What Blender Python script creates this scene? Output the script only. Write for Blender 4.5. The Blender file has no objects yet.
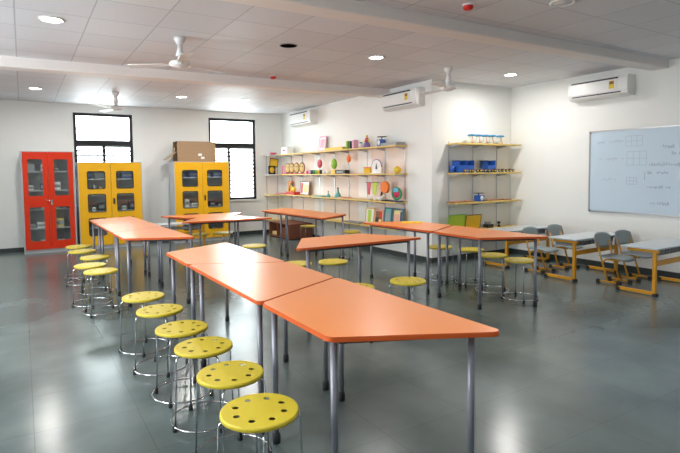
import bpy, bmesh, math, random
from mathutils import Vector, Matrix
from math import sin, cos, pi, radians as R
random.seed(7)
S = bpy.context.scene
COL = S.collection
XR, XS, YN, YB, ZC = 7.66, 5.74, 6.43, 12.15, 3.02      # room: right wall, shelf wall, niche face, back wall, ceiling
XL, YF = -2.6, -2.6

# ------------------------------------------------------------------ materials
MATS = {}
def mat(name, col=(.8,.8,.8), rough=.5, metal=0., spec=.5, coat=0., emis=None, es=0., noise=None, bump=0., trans=0.):
    if name in MATS: return MATS[name]
    m = bpy.data.materials.new(name); m.use_nodes = True
    nt = m.node_tree; b = nt.nodes['Principled BSDF']
    b.inputs['Base Color'].default_value = (*col, 1)
    b.inputs['Roughness'].default_value = rough
    b.inputs['Metallic'].default_value = metal
    b.inputs['Specular IOR Level'].default_value = spec
    b.inputs['Coat Weight'].default_value = coat
    b.inputs['Coat Roughness'].default_value = .29
    if emis:
        b.inputs['Emission Color'].default_value = (*emis, 1); b.inputs['Emission Strength'].default_value = es
    sc, amt = noise or (40, .04)
    tc = nt.nodes.new('ShaderNodeTexCoord'); nz = nt.nodes.new('ShaderNodeTexNoise')
    nz.inputs['Scale'].default_value = sc; nz.inputs['Detail'].default_value = 3
    nt.links.new(tc.outputs['Object'], nz.inputs['Vector'])
    mx = nt.nodes.new('ShaderNodeMix'); mx.data_type = 'RGBA'
    mx.inputs['A'].default_value = (*[c*(1-amt) for c in col], 1)
    mx.inputs['B'].default_value = (*[min(1, c*(1+amt)) for c in col], 1)
    nt.links.new(nz.outputs['Fac'], mx.inputs['Factor']); nt.links.new(mx.outputs['Result'], b.inputs['Base Color'])
    if bump:
        bp = nt.nodes.new('ShaderNodeBump'); bp.inputs['Strength'].default_value = bump; bp.inputs['Distance'].default_value = .01
        nt.links.new(nz.outputs['Fac'], bp.inputs['Height']); nt.links.new(bp.outputs['Normal'], b.inputs['Normal'])
    MATS[name] = m
    return m

def glass_mat():
    m = bpy.data.materials.new('clear_glass'); m.use_nodes = True; nt = m.node_tree; nt.nodes.clear()
    o = nt.nodes.new('ShaderNodeOutputMaterial'); mx = nt.nodes.new('ShaderNodeMixShader')
    t = nt.nodes.new('ShaderNodeBsdfTransparent'); g = nt.nodes.new('ShaderNodeBsdfGlossy')
    t.inputs['Color'].default_value = (.93, .96, .95, 1); g.inputs['Roughness'].default_value = .04
    mx.inputs[0].default_value = .07
    nt.links.new(t.outputs[0], mx.inputs[1]); nt.links.new(g.outputs[0], mx.inputs[2]); nt.links.new(mx.outputs[0], o.inputs[0])
    MATS['glass'] = m
    return m
glass_mat()

def floor_mat():
    m = bpy.data.materials.new('polished_stone_floor'); m.use_nodes = True; nt = m.node_tree; b = nt.nodes['Principled BSDF']; N = nt.nodes.new; L = nt.links.new
    tc = N('ShaderNodeTexCoord')
    n1 = N('ShaderNodeTexNoise'); n1.inputs['Scale'].default_value = 1.3; n1.inputs['Detail'].default_value = 6; n1.inputs['Distortion'].default_value = .0
    n2 = N('ShaderNodeTexNoise'); n2.inputs['Scale'].default_value = 9; n2.inputs['Detail'].default_value = 8
    L(tc.outputs['Object'], n1.inputs['Vector']); L(tc.outputs['Object'], n2.inputs['Vector'])
    r = N('ShaderNodeValToRGB'); r.color_ramp.elements[0].position = .3; r.color_ramp.elements[1].position = .72
    r.color_ramp.elements[0].color = (.074, .102, .099, 1); r.color_ramp.elements[1].color = (.145, .19, .182, 1)
    L(n1.outputs['Fac'], r.inputs['Fac'])
    bk = N('ShaderNodeTexBrick'); bk.offset = 0; bk.inputs['Scale'].default_value = 1; bk.inputs['Brick Width'].default_value = .58; bk.inputs['Row Height'].default_value = .58
    bk.inputs['Mortar Size'].default_value = .0035; bk.inputs['Mortar Smooth'].default_value = .4
    bk.inputs['Color1'].default_value = (.93,.93,.93,1); bk.inputs['Color2'].default_value = (1.06,1.06,1.06,1); bk.inputs['Mortar'].default_value = (.72,.72,.72,1)
    L(tc.outputs['Object'], bk.inputs['Vector'])
    mu = N('ShaderNodeMix'); mu.data_type = 'RGBA'; mu.blend_type = 'MULTIPLY'; mu.inputs['Factor'].default_value = .8
    L(r.outputs['Color'], mu.inputs['A']); L(bk.outputs['Color'], mu.inputs['B'])
    ov = N('ShaderNodeMix'); ov.data_type = 'RGBA'; ov.blend_type = 'OVERLAY'; ov.inputs['Factor'].default_value = .12
    L(mu.outputs['Result'], b.inputs['Base Color'])
    mr = N('ShaderNodeMapRange'); mr.inputs['To Min'].default_value = .20; mr.inputs['To Max'].default_value = .24
    L(n1.outputs['Fac'], mr.inputs['Value']); L(mr.outputs['Result'], b.inputs['Roughness'])
    bp = N('ShaderNodeBump'); bp.inputs['Strength'].default_value = .03; bp.inputs['Distance'].default_value = .02
    L(n1.outputs['Fac'], bp.inputs['Height']); b.inputs['Specular IOR Level'].default_value = .6
    MATS['floor'] = m
floor_mat()

def ceiling_mat():
    m = bpy.data.materials.new('ceiling_tiles'); m.use_nodes = True; nt = m.node_tree; b = nt.nodes['Principled BSDF']; N = nt.nodes.new; L = nt.links.new
    tc = N('ShaderNodeTexCoord'); mp = N('ShaderNodeMapping'); mp.inputs['Location'].default_value = (0, -.01, 0)
    bk = N('ShaderNodeTexBrick'); bk.offset = 0; bk.inputs['Scale'].default_value = 1; bk.inputs['Brick Width'].default_value = .61; bk.inputs['Row Height'].default_value = .61
    bk.inputs['Mortar Size'].default_value = .007; bk.inputs['Mortar Smooth'].default_value = .2; bk.inputs['Bias'].default_value = 0
    bk.inputs['Color1'].default_value = (.63,.63,.66,1); bk.inputs['Color2'].default_value = (.70,.70,.73,1); bk.inputs['Mortar'].default_value = (.45,.45,.48,1)
    n = N('ShaderNodeTexNoise'); n.inputs['Scale'].default_value = 60; n.inputs['Detail'].default_value = 4
    L(tc.outputs['Object'], mp.inputs['Vector']); L(mp.outputs['Vector'], bk.inputs['Vector']); L(tc.outputs['Object'], n.inputs['Vector'])
    ov = N('ShaderNodeMix'); ov.data_type = 'RGBA'; ov.blend_type = 'OVERLAY'; ov.inputs['Factor'].default_value = .15
    L(bk.outputs['Color'], ov.inputs['A']); L(n.outputs['Fac'], ov.inputs['B']); L(ov.outputs['Result'], b.inputs['Base Color'])
    bp = N('ShaderNodeBump'); bp.inputs['Strength'].default_value = .35; bp.inputs['Distance'].default_value = .006; bp.invert = True
    L(bk.outputs['Fac'], bp.inputs['Height']); L(bp.outputs['Normal'], b.inputs['Normal'])
    b.inputs['Roughness'].default_value = .55
    MATS['ceiling'] = m
ceiling_mat()

def wood_mat(name, c1, c2, sc=6):
    m = bpy.data.materials.new(name); m.use_nodes = True; nt = m.node_tree; b = nt.nodes['Principled BSDF']; N = nt.nodes.new; L = nt.links.new
    tc = N('ShaderNodeTexCoord'); mp = N('ShaderNodeMapping'); mp.inputs['Scale'].default_value = (8, 1, 8)
    n = N('ShaderNodeTexNoise'); n.inputs['Scale'].default_value = sc; n.inputs['Detail'].default_value = 5
    r = N('ShaderNodeValToRGB'); r.color_ramp.elements[0].color = (*c1, 1); r.color_ramp.elements[1].color = (*c2, 1)
    L(tc.outputs['Object'], mp.inputs['Vector']); L(mp.outputs['Vector'], n.inputs['Vector']); L(n.outputs['Fac'], r.inputs['Fac']); L(r.outputs['Color'], b.inputs['Base Color'])
    b.inputs['Roughness'].default_value = .45
    MATS[name] = m
wood_mat('pine', (.62,.43,.10), (.78,.58,.19))
wood_mat('cardboard', (.30,.19,.10), (.38,.25,.14), 3)
wood_mat('brown_wood', (.16,.05,.03), (.26,.09,.05))

mat('wall', (.81,.815,.785), .55, noise=(3,.015)); mat('wall_trim', (.80,.78,.75), .5)
mat('baseboard', (.045,.055,.055), .25); mat('beam', (.80,.75,.72), .6)
mat('black_frame', (.008,.008,.010), .35); mat('reveal', (.85,.85,.84), .5)
mat('orange_top', (.93,.255,.025), .45, spec=.2, coat=.78, noise=(60,.02)); mat('orange_edge', (.60,.10,.018), .4, spec=.3)
mat('leg_grey', (.25,.25,.29), .38, metal=.35); mat('leg_dark', (.05,.05,.06), .5); mat('rubber', (.012,.012,.014), .6)
mat('stool_yellow', (.70,.545,.035), .42, noise=(120,.06), bump=.1); mat('chrome', (.62,.63,.66), .16, metal=1.)
mat('red_metal', (.62,.030,.004), .4, spec=.3); mat('yellow_metal', (.80,.42,.006), .34, coat=.2)
mat('cab_grey', (.42,.43,.44), .4); mat('cab_inside', (.16,.165,.17), .5); mat('dark_gasket', (.02,.02,.022), .5)
mat('white_plastic', (.80,.80,.78), .3); mat('cream_plastic', (.70,.68,.62), .35); mat('ac_dark', (.02,.015,.02), .4)
mat('label_yellow', (.75,.55,.03), .5); mat('white_paint', (.72,.71,.70), .4)
mat('board_white', (.56,.68,.78), .18, coat=.3, noise=(2,.02)); mat('aluminium', (.55,.56,.58), .3, metal=.9); mat('ink', (.24,.31,.38), .6); mat('ink_faint', (.36,.45,.53), .6)
mat('desk_top', (.60,.66,.70), .22, coat=.3); mat('desk_yellow', (.72,.33,.012), .35); mat('chair_grey', (.29,.335,.34), .4)
mat('lamp_glow', (1,1,1), .5, emis=(1,.97,.93), es=14); mat('lamp_off', (.75,.76,.78), .4)
mat('red_plastic', (.60,.015,.01), .3); mat('hole_black', (.004,.004,.004), 1., spec=0.); mat('black_plastic', (.015,.015,.017), .35)
mat('p_pink', (.80,.42,.55), .6); mat('p_magenta', (.65,.03,.12), .5); mat('p_white', (.88,.88,.87), .6); mat('p_teal', (.12,.42,.40), .5)
mat('p_green', (.25,.52,.04), .5); mat('p_dkgreen', (.03,.25,.10), .5); mat('p_yellow', (.85,.55,.03), .5); mat('p_orange', (.85,.20,.02), .5)
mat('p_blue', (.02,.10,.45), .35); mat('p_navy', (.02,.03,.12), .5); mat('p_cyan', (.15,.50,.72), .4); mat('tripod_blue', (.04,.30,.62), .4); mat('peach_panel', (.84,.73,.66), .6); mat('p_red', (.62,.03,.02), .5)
mat('p_brown', (.25,.10,.04), .5); mat('p_grey', (.30,.31,.33), .5); mat('p_purple', (.28,.18,.42), .5); mat('p_cream', (.85,.66,.28), .5); mat('p_lime', (.50,.68,.05), .5)
mat('p_salmon', (.75,.40,.28), .6); mat('p_slate', (.06,.14,.19), .5); mat('p_rose', (.62,.10,.14), .5)
# ------------------------------------------------------------------ mesh helper
class MB:
    def __init__(s): s.b = bmesh.new(); s.sm = False
    def box(s, x0, x1, y0, y1, z0, z1, bev=0., m=0, M=None):
        r = bmesh.ops.create_cube(s.b, size=1.); vs = r['verts']
        for v in vs: v.co = Vector((x0+(v.co.x+.5)*(x1-x0), y0+(v.co.y+.5)*(y1-y0), z0+(v.co.z+.5)*(z1-z0)))
        fs = {f for v in vs for f in v.link_faces}
        for f in fs: f.material_index = m
        if bev:
            es = {e for v in vs for e in v.link_edges}
            g = bmesh.ops.bevel(s.b, geom=list(es), offset=bev, segments=2, affect='EDGES', profile=.5)
            for f in g['faces']: f.material_index = m
            vs = list({v for f in g['faces'] for v in f.verts} | {v for v in vs if v.is_valid})
        if M:
            for v in vs: v.co = M @ v.co
        return s
    def tube(s, pts, r, seg=8, closed=False, m=0, caps=True):
        pts = [Vector(p) for p in pts]; n = len(pts); rings = []
        rr = r if isinstance(r, (list, tuple)) else [r]*n
        prev = None
        for i, p in enumerate(pts):
            if closed: d = pts[(i+1) % n]-pts[i-1]
            else: d = pts[min(i+1, n-1)]-pts[max(i-1, 0)]
            d.normalize()
            if prev is None:
                a = Vector((0,0,1)) if abs(d.z) < .9 else Vector((1,0,0)); u = d.cross(a).normalized()
            else: u = (prev-d*prev.dot(d)).normalized()
            prev = u; w = d.cross(u)
            rings.append([s.b.verts.new(p+(u*cos(2*pi*k/seg)+w*sin(2*pi*k/seg))*rr[i]) for k in range(seg)])
        rng = range(n) if closed else range(n-1)
        for i in rng:
            a, c = rings[i], rings[(i+1) % n]
            for k in range(seg):
                f = s.b.faces.new((a[k], a[(k+1) % seg], c[(k+1) % seg], c[k])); f.smooth = True; f.material_index = m
        if caps and not closed:
            for q in (list(reversed(rings[0])), rings[-1]):
                f = s.b.faces.new(q); f.material_index = m
        return s
    def lathe(s, prof, c=(0,0,0), seg=24, m=0, M=None, smooth=True):      # prof: (r, z) pairs
        c = Vector(c); rings = []
        def tr(v): return (M @ v) if M else v
        for r, z in prof:
            if r < 1e-5: rings.append([s.b.verts.new(tr(c+Vector((0,0,z))))])
            else: rings.append([s.b.verts.new(tr(c+Vector((r*cos(2*pi*k/seg), r*sin(2*pi*k/seg), z)))) for k in range(seg)])
        for i in range(len(rings)-1):
            a, d = rings[i], rings[i+1]
            for k in range(seg):
                k2 = (k+1) % seg
                if len(a) == 1 and len(d) == 1: continue
                if len(a) == 1: q = (a[0], d[k2], d[k])
                elif len(d) == 1: q = (a[k], a[k2], d[0])
                else: q = (a[k], a[k2], d[k2], d[k])
                f = s.b.faces.new(q); f.smooth = smooth; f.material_index = m
        return s
    def prism(s, poly, z0, z1, bev=0., m=0, M=None, me=None):        # poly in xy, ccw
        lo = [s.b.verts.new((x, y, z0)) for x, y in poly]; hi = [s.b.verts.new((x, y, z1)) for x, y in poly]; n = len(poly)
        fs = [s.b.faces.new(list(reversed(lo))), s.b.faces.new(hi)]; side = []
        for i in range(n): side.append(s.b.faces.new((lo[i], lo[(i+1) % n], hi[(i+1) % n], hi[i])))
        for f in fs: f.material_index = m
        for f in side: f.material_index = m if me is None else me
        vs = lo+hi
        if bev:
            es = list(fs[1].edges)+list(fs[0].edges)
            g = bmesh.ops.bevel(s.b, geom=es, offset=bev, segments=2, affect='EDGES', profile=.5)
            vs = list({v for v in vs if v.is_valid} | {v for f in g['faces'] for v in f.verts})
            if me is not None:
                for f in g['faces']: f.material_index = me
        if M:
            for v in vs: v.co = M @ v.co
        return s
    def ell(s, c, r, M=None, m=0, seg=16):
        g = bmesh.ops.create_uvsphere(s.b, u_segments=seg, v_segments=max(6, seg//2), radius=1.)
        for v in g['verts']:
            v.co = Vector((v.co.x*r[0], v.co.y*r[1], v.co.z*r[2]))
            if M: v.co = M @ v.co
            v.co += Vector(c)
        for f in {f for v in g['verts'] for f in v.link_faces}: f.smooth = True; f.material_index = m
        return s
    def mesh(s, name, mats):
        bmesh.ops.recalc_face_normals(s.b, faces=s.b.faces)
        me = bpy.data.meshes.new(name); s.b.to_mesh(me); s.b.free()
        for q in (mats if isinstance(mats, (list, tuple)) else [mats]): me.materials.append(MATS[q])
        return me
    def build(s, name, mats, parent=None):
        o = bpy.data.objects.new(name, s.mesh(name, mats)); COL.objects.link(o)
        if parent: o.parent = parent
        return o

def tag(o, label=None, cat=None, group=None, kind=None):
    if label: o['label'] = label
    if cat: o['category'] = cat
    if group: o['group'] = group
    if kind: o['kind'] = kind
    return o
def thing(name, label, cat, loc=(0,0,0), rz=0., group=None):
    o = bpy.data.objects.new(name, None); COL.objects.link(o); o.empty_display_size = .1
    o.location = loc; o.rotation_euler = (0, 0, rz)
    return tag(o, label, cat, group)
def copy_tree(o, parent=None):
    c = o.copy(); COL.objects.link(c)
    if parent: c.parent = parent
    for ch in list(o.children): copy_tree(ch, c)
    return c
USED = set()
def place(proto, loc, rz=0., label=None, group=None):
    if proto in USED: o = copy_tree(proto)
    else: o = proto; USED.add(proto)
    o.location = loc; o.rotation_euler = (0, 0, rz)
    if label: o['label'] = label
    if group: o['group'] = group
    return o
def struct(name, mb, mats, label=None):
    return tag(mb.build(name, mats), label or None, None, None, 'structure')
def rounded(poly, r, n=5):
    out = []; N = len(poly)
    for i in range(N):
        p = Vector(poly[i]); a = (Vector(poly[i-1])-p).normalized(); b = (Vector(poly[(i+1) % N])-p).normalized()
        ang = a.angle(b); d = r/math.tan(ang/2); c = p+(a+b).normalized()*(r/sin(ang/2))
        s0 = p+a*d-c; s1 = p+b*d-c
        a0 = math.atan2(s0.y, s0.x); a1 = math.atan2(s1.y, s1.x)
        while a1-a0 > pi: a1 -= 2*pi
        while a1-a0 < -pi: a1 += 2*pi
        for k in range(n+1):
            t = a0+(a1-a0)*k/n; out.append((c.x+r*cos(t), c.y+r*sin(t)))
    return out
def rect(x0, x1, y0, y1): return [(x0,y0),(x1,y0),(x1,y1),(x0,y1)]

# ------------------------------------------------------------------ room shell
struct('floor', MB().box(XL-.2, XR+.2, YF-.2, YB+.3, -.1, 0), 'floor')
struct('ceiling', MB().box(XL-.2, XR+.2, YF-.2, YB+.3, ZC, ZC+.1), 'ceiling')
W1 = (.95, 2.12, .88, 2.84); W2 = (3.83, 5.02, .88, 2.86)
def wall_back():
    m = MB(); T = (YB, YB+.22)
    xs = [XL, W1[0], W1[1], W2[0], W2[1], XS]
    for i in (0, 2, 4): m.box(xs[i], xs[i+1], *T, 0, ZC)
    for w in (W1, W2):
        m.box(w[0], w[1], *T, 0, w[2]); m.box(w[0], w[1], *T, w[3], ZC)
    return m
struct('wall_back', wall_back(), 'wall')
struct('wall_shelf', MB().box(XS, XR+.2, YN+.15, YB+.22, 0, ZC), 'wall')
struct('wall_niche', MB().box(XS, XR+.2, YN, YN+.15, 0, ZC), 'wall')
struct('wall_right', MB().box(XR, XR+.2, YF-.2, YN, 0, ZC), 'wall')
FILL_OPENINGS = [(2.0,3.8),(5.4,7.2)]       # openings added in the unseen left wall to brighten the room
def wall_left():
    m = MB(); ys = [YF-.2]+[v for w in FILL_OPENINGS for v in w]+[YB+.22]
    for i in range(0, len(ys), 2): m.box(XL-.2, XL, ys[i], ys[i+1], 0, ZC)
    for a, b in FILL_OPENINGS: m.box(XL-.2, XL, a, b, 0, .9); m.box(XL-.2, XL, a, b, 2.5, ZC)
    return m
struct('wall_left', wall_left(), 'wall')
struct('wall_front', MB().box(XL, XR, YF-.2, YF, 0, ZC), 'wall')
bt = .085
struct('baseboard_back', MB().box(XL, XS-.012, YB-.012, YB, 0, bt), 'baseboard')
struct('baseboard_shelf', MB().box(XS-.012, XS, YN-.012, YB, 0, bt), 'baseboard')
struct('baseboard_niche', MB().box(XS, XR-.012, YN-.012, YN, 0, bt), 'baseboard')
struct('baseboard_right', MB().box(XR-.012, XR, YF, YN-.012, 0, bt), 'baseboard')
struct('baseboard_left', MB().box(XL, XL+.012, YF, YB-.012, 0, bt), 'baseboard')
def skew_beam(xa, xb, ya, yb, w, z):      # beam running from (xa, ya) to (xb, yb)
    m = MB(); m.prism([(xa, ya), (xb, yb), (xb, yb+w), (xa, ya+w)], z, ZC+.01, bev=.01); return m
struct('trim_1', skew_beam(XL, XR, 3.93, 3.74, .24, 2.91), 'beam')
struct('trim_2', skew_beam(XL, XS, 7.82, 7.55, .25, 2.89), 'beam')

def window(name, w, mull_x, tz):
    x0, x1, z0, z1 = w; y = YB+.03
    root = bpy.data.objects.new(name, None); COL.objects.link(root); root.location = (0,0,0); tag(root, kind='structure')
    f = MB(); t = .06
    f.box(x0, x0+t, y, y+.06, z0, z1); f.box(x1-t, x1, y, y+.06, z0, z1)
    f.box(x0+t, x1-t, y, y+.06, z1-t, z1); f.box(x0+t, x1-t, y, y+.06, z0, z0+t)
    f.box(x0+t, x1-t, y, y+.06, tz-.065, tz+.05)
    f.build('window_frame', 'black_frame', root)
    MB().box(mull_x-.028, mull_x+.028, y, y+.055, z0+t, tz-.05).build('mullion', 'black_frame', root)
    MB().box(x0+t, x1-t, y+.025, y+.031, tz+.05, z1-t).build('pane', 'glass', root)
    MB().box(x0+t, mull_x-.028, y+.025, y+.031, z0+t, tz-.05).build('pane', 'glass', root)
    MB().box(mull_x+.028, x1-t, y+.025, y+.031, z0+t, tz-.05).build('pane', 'glass', root)
    g = MB(); k = z0+t+.09
    while k < tz-.07:
        g.box(x0+.005, x1-.005, y+.10, y+.118, k, k+.034); k += .10
    g.build('window_grille', 'black_frame', root)
    MB().box(x0-.06, x1+.06, YB-.05, YB+.03, z0-.03, z0, .004).build('window_sill', 'reveal', root)
window('window_1', W1, 1.53, 2.22)
window('window_2', W2, 4.33, 2.22)

# ------------------------------------------------------------------ trapezoid tables
TL, TS, TD, TH = 1.46, .72, .70, .80
def make_table():
    root = thing('trapezoid_table', 'x', 'table')
    g = .004
    poly = rounded([(-TD/2+g, -TS/2+g), (TD/2-g, -TL/2+g*2), (TD/2-g, TL/2-g*2), (-TD/2+g, TS/2-g)], .035)
    MB().prism(poly, TH-.024, TH, bev=.004, m=0, me=1).build('tabletop', ['orange_top', 'orange_edge'], root)
    L = [(-TD/2+.055, -TS/2+.045), (-TD/2+.055, TS/2-.045), (TD/2-.065, TL/2-.16), (TD/2-.065, -TL/2+.16)]
    f = MB()
    for i in range(4):
        a, b = Vector((*L[i], TH-.046)), Vector((*L[(i+1) % 4], TH-.046)); d = (b-a); ang = math.atan2(d.y, d.x)
        M = Matrix.Translation((a+b)/2) @ Matrix.Rotation(ang, 4, 'Z')
        f.box(-d.length/2+.019, d.length/2-.019, -.01, .01, -.004, .0215, M=M)
    f.build('apron_frame', 'leg_dark', root)
    for x, y in L:
        lg = MB().tube([(x, y, .045), (x, y, TH-.0245)], .0165, 14).build('leg', 'leg_grey', root)
        MB().lathe([(0, 0), (.019, 0), (.022, .006), (.022, .05), (.0175, .06), (0, .06)], (x, y, 0), 14).build('rubber_foot', 'rubber', lg)
    return root
T0 = make_table()
GT = 'orange trapezoid tables in rows'
def tab(cx, cy, rz, label): return place(T0, (cx, cy, 0), rz, label, GT)
cxC = 1.455; dp = 1.115
tab(cxC+.012, 2.28, 0, 'orange trapezoid table at the near end of the centre row, closest to the camera').scale = (1.025, 1.02, 1)
tab(cxC, 3.39, pi, 'middle orange trapezoid table of the centre row, with a bright window reflection beginning')
tab(cxC, 4.50, 0, 'orange trapezoid table at the far end of the centre row, glaring white')
tab(1.295, 6.605, R(2), 'near orange trapezoid table of the left row beside the group of five stools')
tab(1.275, 7.72, pi+R(1), 'middle orange trapezoid table of the left row, in front of the yellow cabinet')
tab(1.255, 8.83, R(1), 'orange trapezoid table at the far end of the left row')
tab(4.53, 4.28, 0, 'near orange trapezoid table of the right row, its tip pointing at the grey desks')
tab(4.52, 5.42, pi+R(2), 'far orange trapezoid table of the right row with a yellow folder on it')
tab(2.97, 4.68, -pi/2+R(-2), 'single orange trapezoid table standing alone between centre and right rows').scale = (1, 1.07, 1)
d0 = R(3)
tab(4.37, 7.84, pi+d0, 'near orange trapezoid table of the row in front of the wall shelves')
tab(4.37-sin(d0)*1.115, 7.84+cos(d0)*1.115, d0, 'far orange trapezoid table of the row in front of the wall shelves')
rb = R(-5)
tab(2.76, 8.10, -pi/2+rb, 'orange trapezoid table with its long edge towards us before the right yellow cabinet')
tab(2.64-sin(rb)*.73, 8.10+cos(rb)*.73, pi/2+rb, 'orange trapezoid table pushed behind another just before the right yellow cabinet')

# ------------------------------------------------------------------ stools
def make_stool():
    root = thing('round_stool', 'x', 'stool')
    H, Rr = .475, .174
    m = MB(); b = m.b
    def circ(r, z, n, c=(0,0)): return [b.verts.new((c[0]+r*cos(2*pi*k/n), c[1]+r*sin(2*pi*k/n), z)) for k in range(n)]
    def strip(a, c, sm=True):
        n = len(a)
        for k in range(n):
            f = b.faces.new((a[k], a[(k+1) % n], c[(k+1) % n], c[k])); f.smooth = sm
    prof = [(Rr-.006, H), (Rr-.002, H-.002), (Rr, H-.006), (Rr, H-.020), (Rr-.004, H-.022), (Rr-.006, H-.020), (Rr-.006, H-.0045)]
    rings = [circ(r, z, 40) for r, z in prof]
    for i in range(len(rings)-1): strip(rings[i], rings[i+1])
    tops, bots = [rings[0]], [rings[-1]]
    for k in range(8):
        a = 2*pi*(k+.5)/8; c = (.112*cos(a), .112*sin(a))
        t = circ(.0155, H, 14, c); u = circ(.0155, H-.0045, 14, c); strip(t, u); tops.append(t); bots.append(u)
    for grp in (tops, bots):
        es = []
        for q in grp:
            for k in range(len(q)):
                e = b.edges.get((q[k], q[(k+1) % len(q)])) or b.edges.new((q[k], q[(k+1) % len(q)])); es.append(e)
        bmesh.ops.triangle_fill(b, use_beauty=True, use_dissolve=False, edges=es)
    m.build('seat', 'stool_yellow', root)
    for k in range(4):
        a = pi/4+k*pi/2; d = Vector((cos(a), sin(a), 0))
        pts = [d*.03+Vector((0,0,H-.033)), d*.12+Vector((0,0,H-.033)), d*.160+Vector((0,0,H-.036)), d*.175+Vector((0,0,H-.046)), d*.180+Vector((0,0,H-.065)), d*.195+Vector((0,0,.02))]
        lg = MB().tube(pts, .0048, 8).build('leg', 'chrome', root)
        MB().lathe([(0,0),(.013,0),(.0145,.004),(.0135,.036),(0,.040)], d*.199, 10).build('rubber_foot', 'rubber', lg)
    MB().tube([(.203*cos(2*pi*k/36), .203*sin(2*pi*k/36), .030) for k in range(36)], .0058, 8, closed=True).build('foot_ring', 'chrome', root)
    MB().lathe([(0,0),(.158,0),(.158,.004),(0,.004)], (0,0,H-.0285), 28).build('mounting_plate', 'p_grey', root)
    return root
S0 = make_stool()
def stool(x, y, label, group, rz=None): return place(S0, (x*.968, y*.968, 0), rz if rz is not None else random.uniform(0, 1.5), label, group)
g1 = 'yellow stools along the left side of the centre tables'
for (x, y), l in zip([(.885,2.16),(.925,2.66),(.935,3.18),(.92,3.65),(.90,4.24),(.88,4.80)],
    ['nearest yellow round stool of the file beside the centre tables, in the foreground', 'second yellow round stool from the camera beside the centre tables', 'third yellow round stool from the camera beside the centre tables',
     'fourth yellow round stool from the camera beside the centre tables', 'fifth yellow round stool from the camera beside the centre tables', 'farthest yellow round stool of the file beside the centre tables']): stool(x, y, l, g1)
g2 = 'yellow stools on the left side of the left table row'
for (x, y), l in zip([(.72,6.37),(.66,6.85),(.78,7.5),(.69,8.22),(.70,8.8)],
    ['nearest yellow stool of the left group of five, on the grey floor', 'second nearest yellow stool of the left group, standing furthest out from the table', 'middle yellow stool of the left group of five, close to the table',
     'second farthest yellow stool of the left group of five', 'farthest yellow stool of the left group, in front of the red cabinet']): stool(x, y, l, g2)
g3 = 'yellow stools on the far side of the right table row'
for (x, y), l in zip([(5.12,4.15),(5.14,4.60),(5.27,5.10),(5.1,5.54)],
    ['nearest yellow stool behind the right table row, beside the yellow desk frame', 'second yellow stool behind the right table row', 'third yellow stool behind the right table row, below the green panel on the niche shelf', 'farthest yellow stool behind the right table row, before the white wall corner']): stool(x, y, l, g3)
g4 = 'yellow stools in the open floor behind the centre tables'
for (x, y), l in zip([(3.24,3.98),(2.645,4.03),(3.2,5.37),(2.77,5.5)],
    ['yellow stool on open floor in front of the tip of the single table', 'yellow stool mostly hidden behind the edge of the nearest centre table', 'yellow stool behind the single table, seat seen just above the tabletop edge line', 'yellow stool partly hidden behind the centre tables, left of the single table']): stool(x, y, l, g4)

g5 = 'yellow stools around the back tables'
for (x, y), l in zip([(2.94,7.25),(4.98,9.30),(5.12,7.95),(2.70,9.27),(3.13,9.22)],
    ['yellow stool right of the back pair of tables, seen between metal legs', 'yellow stool between the shelf tables and the brown crate', 'yellow stool beside the shelf tables under the lowest wall shelf', 'left of two yellow stools directly before the right yellow cabinet', 'right of two yellow stools directly before the right yellow cabinet']): stool(x, y, l, g5)

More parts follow.
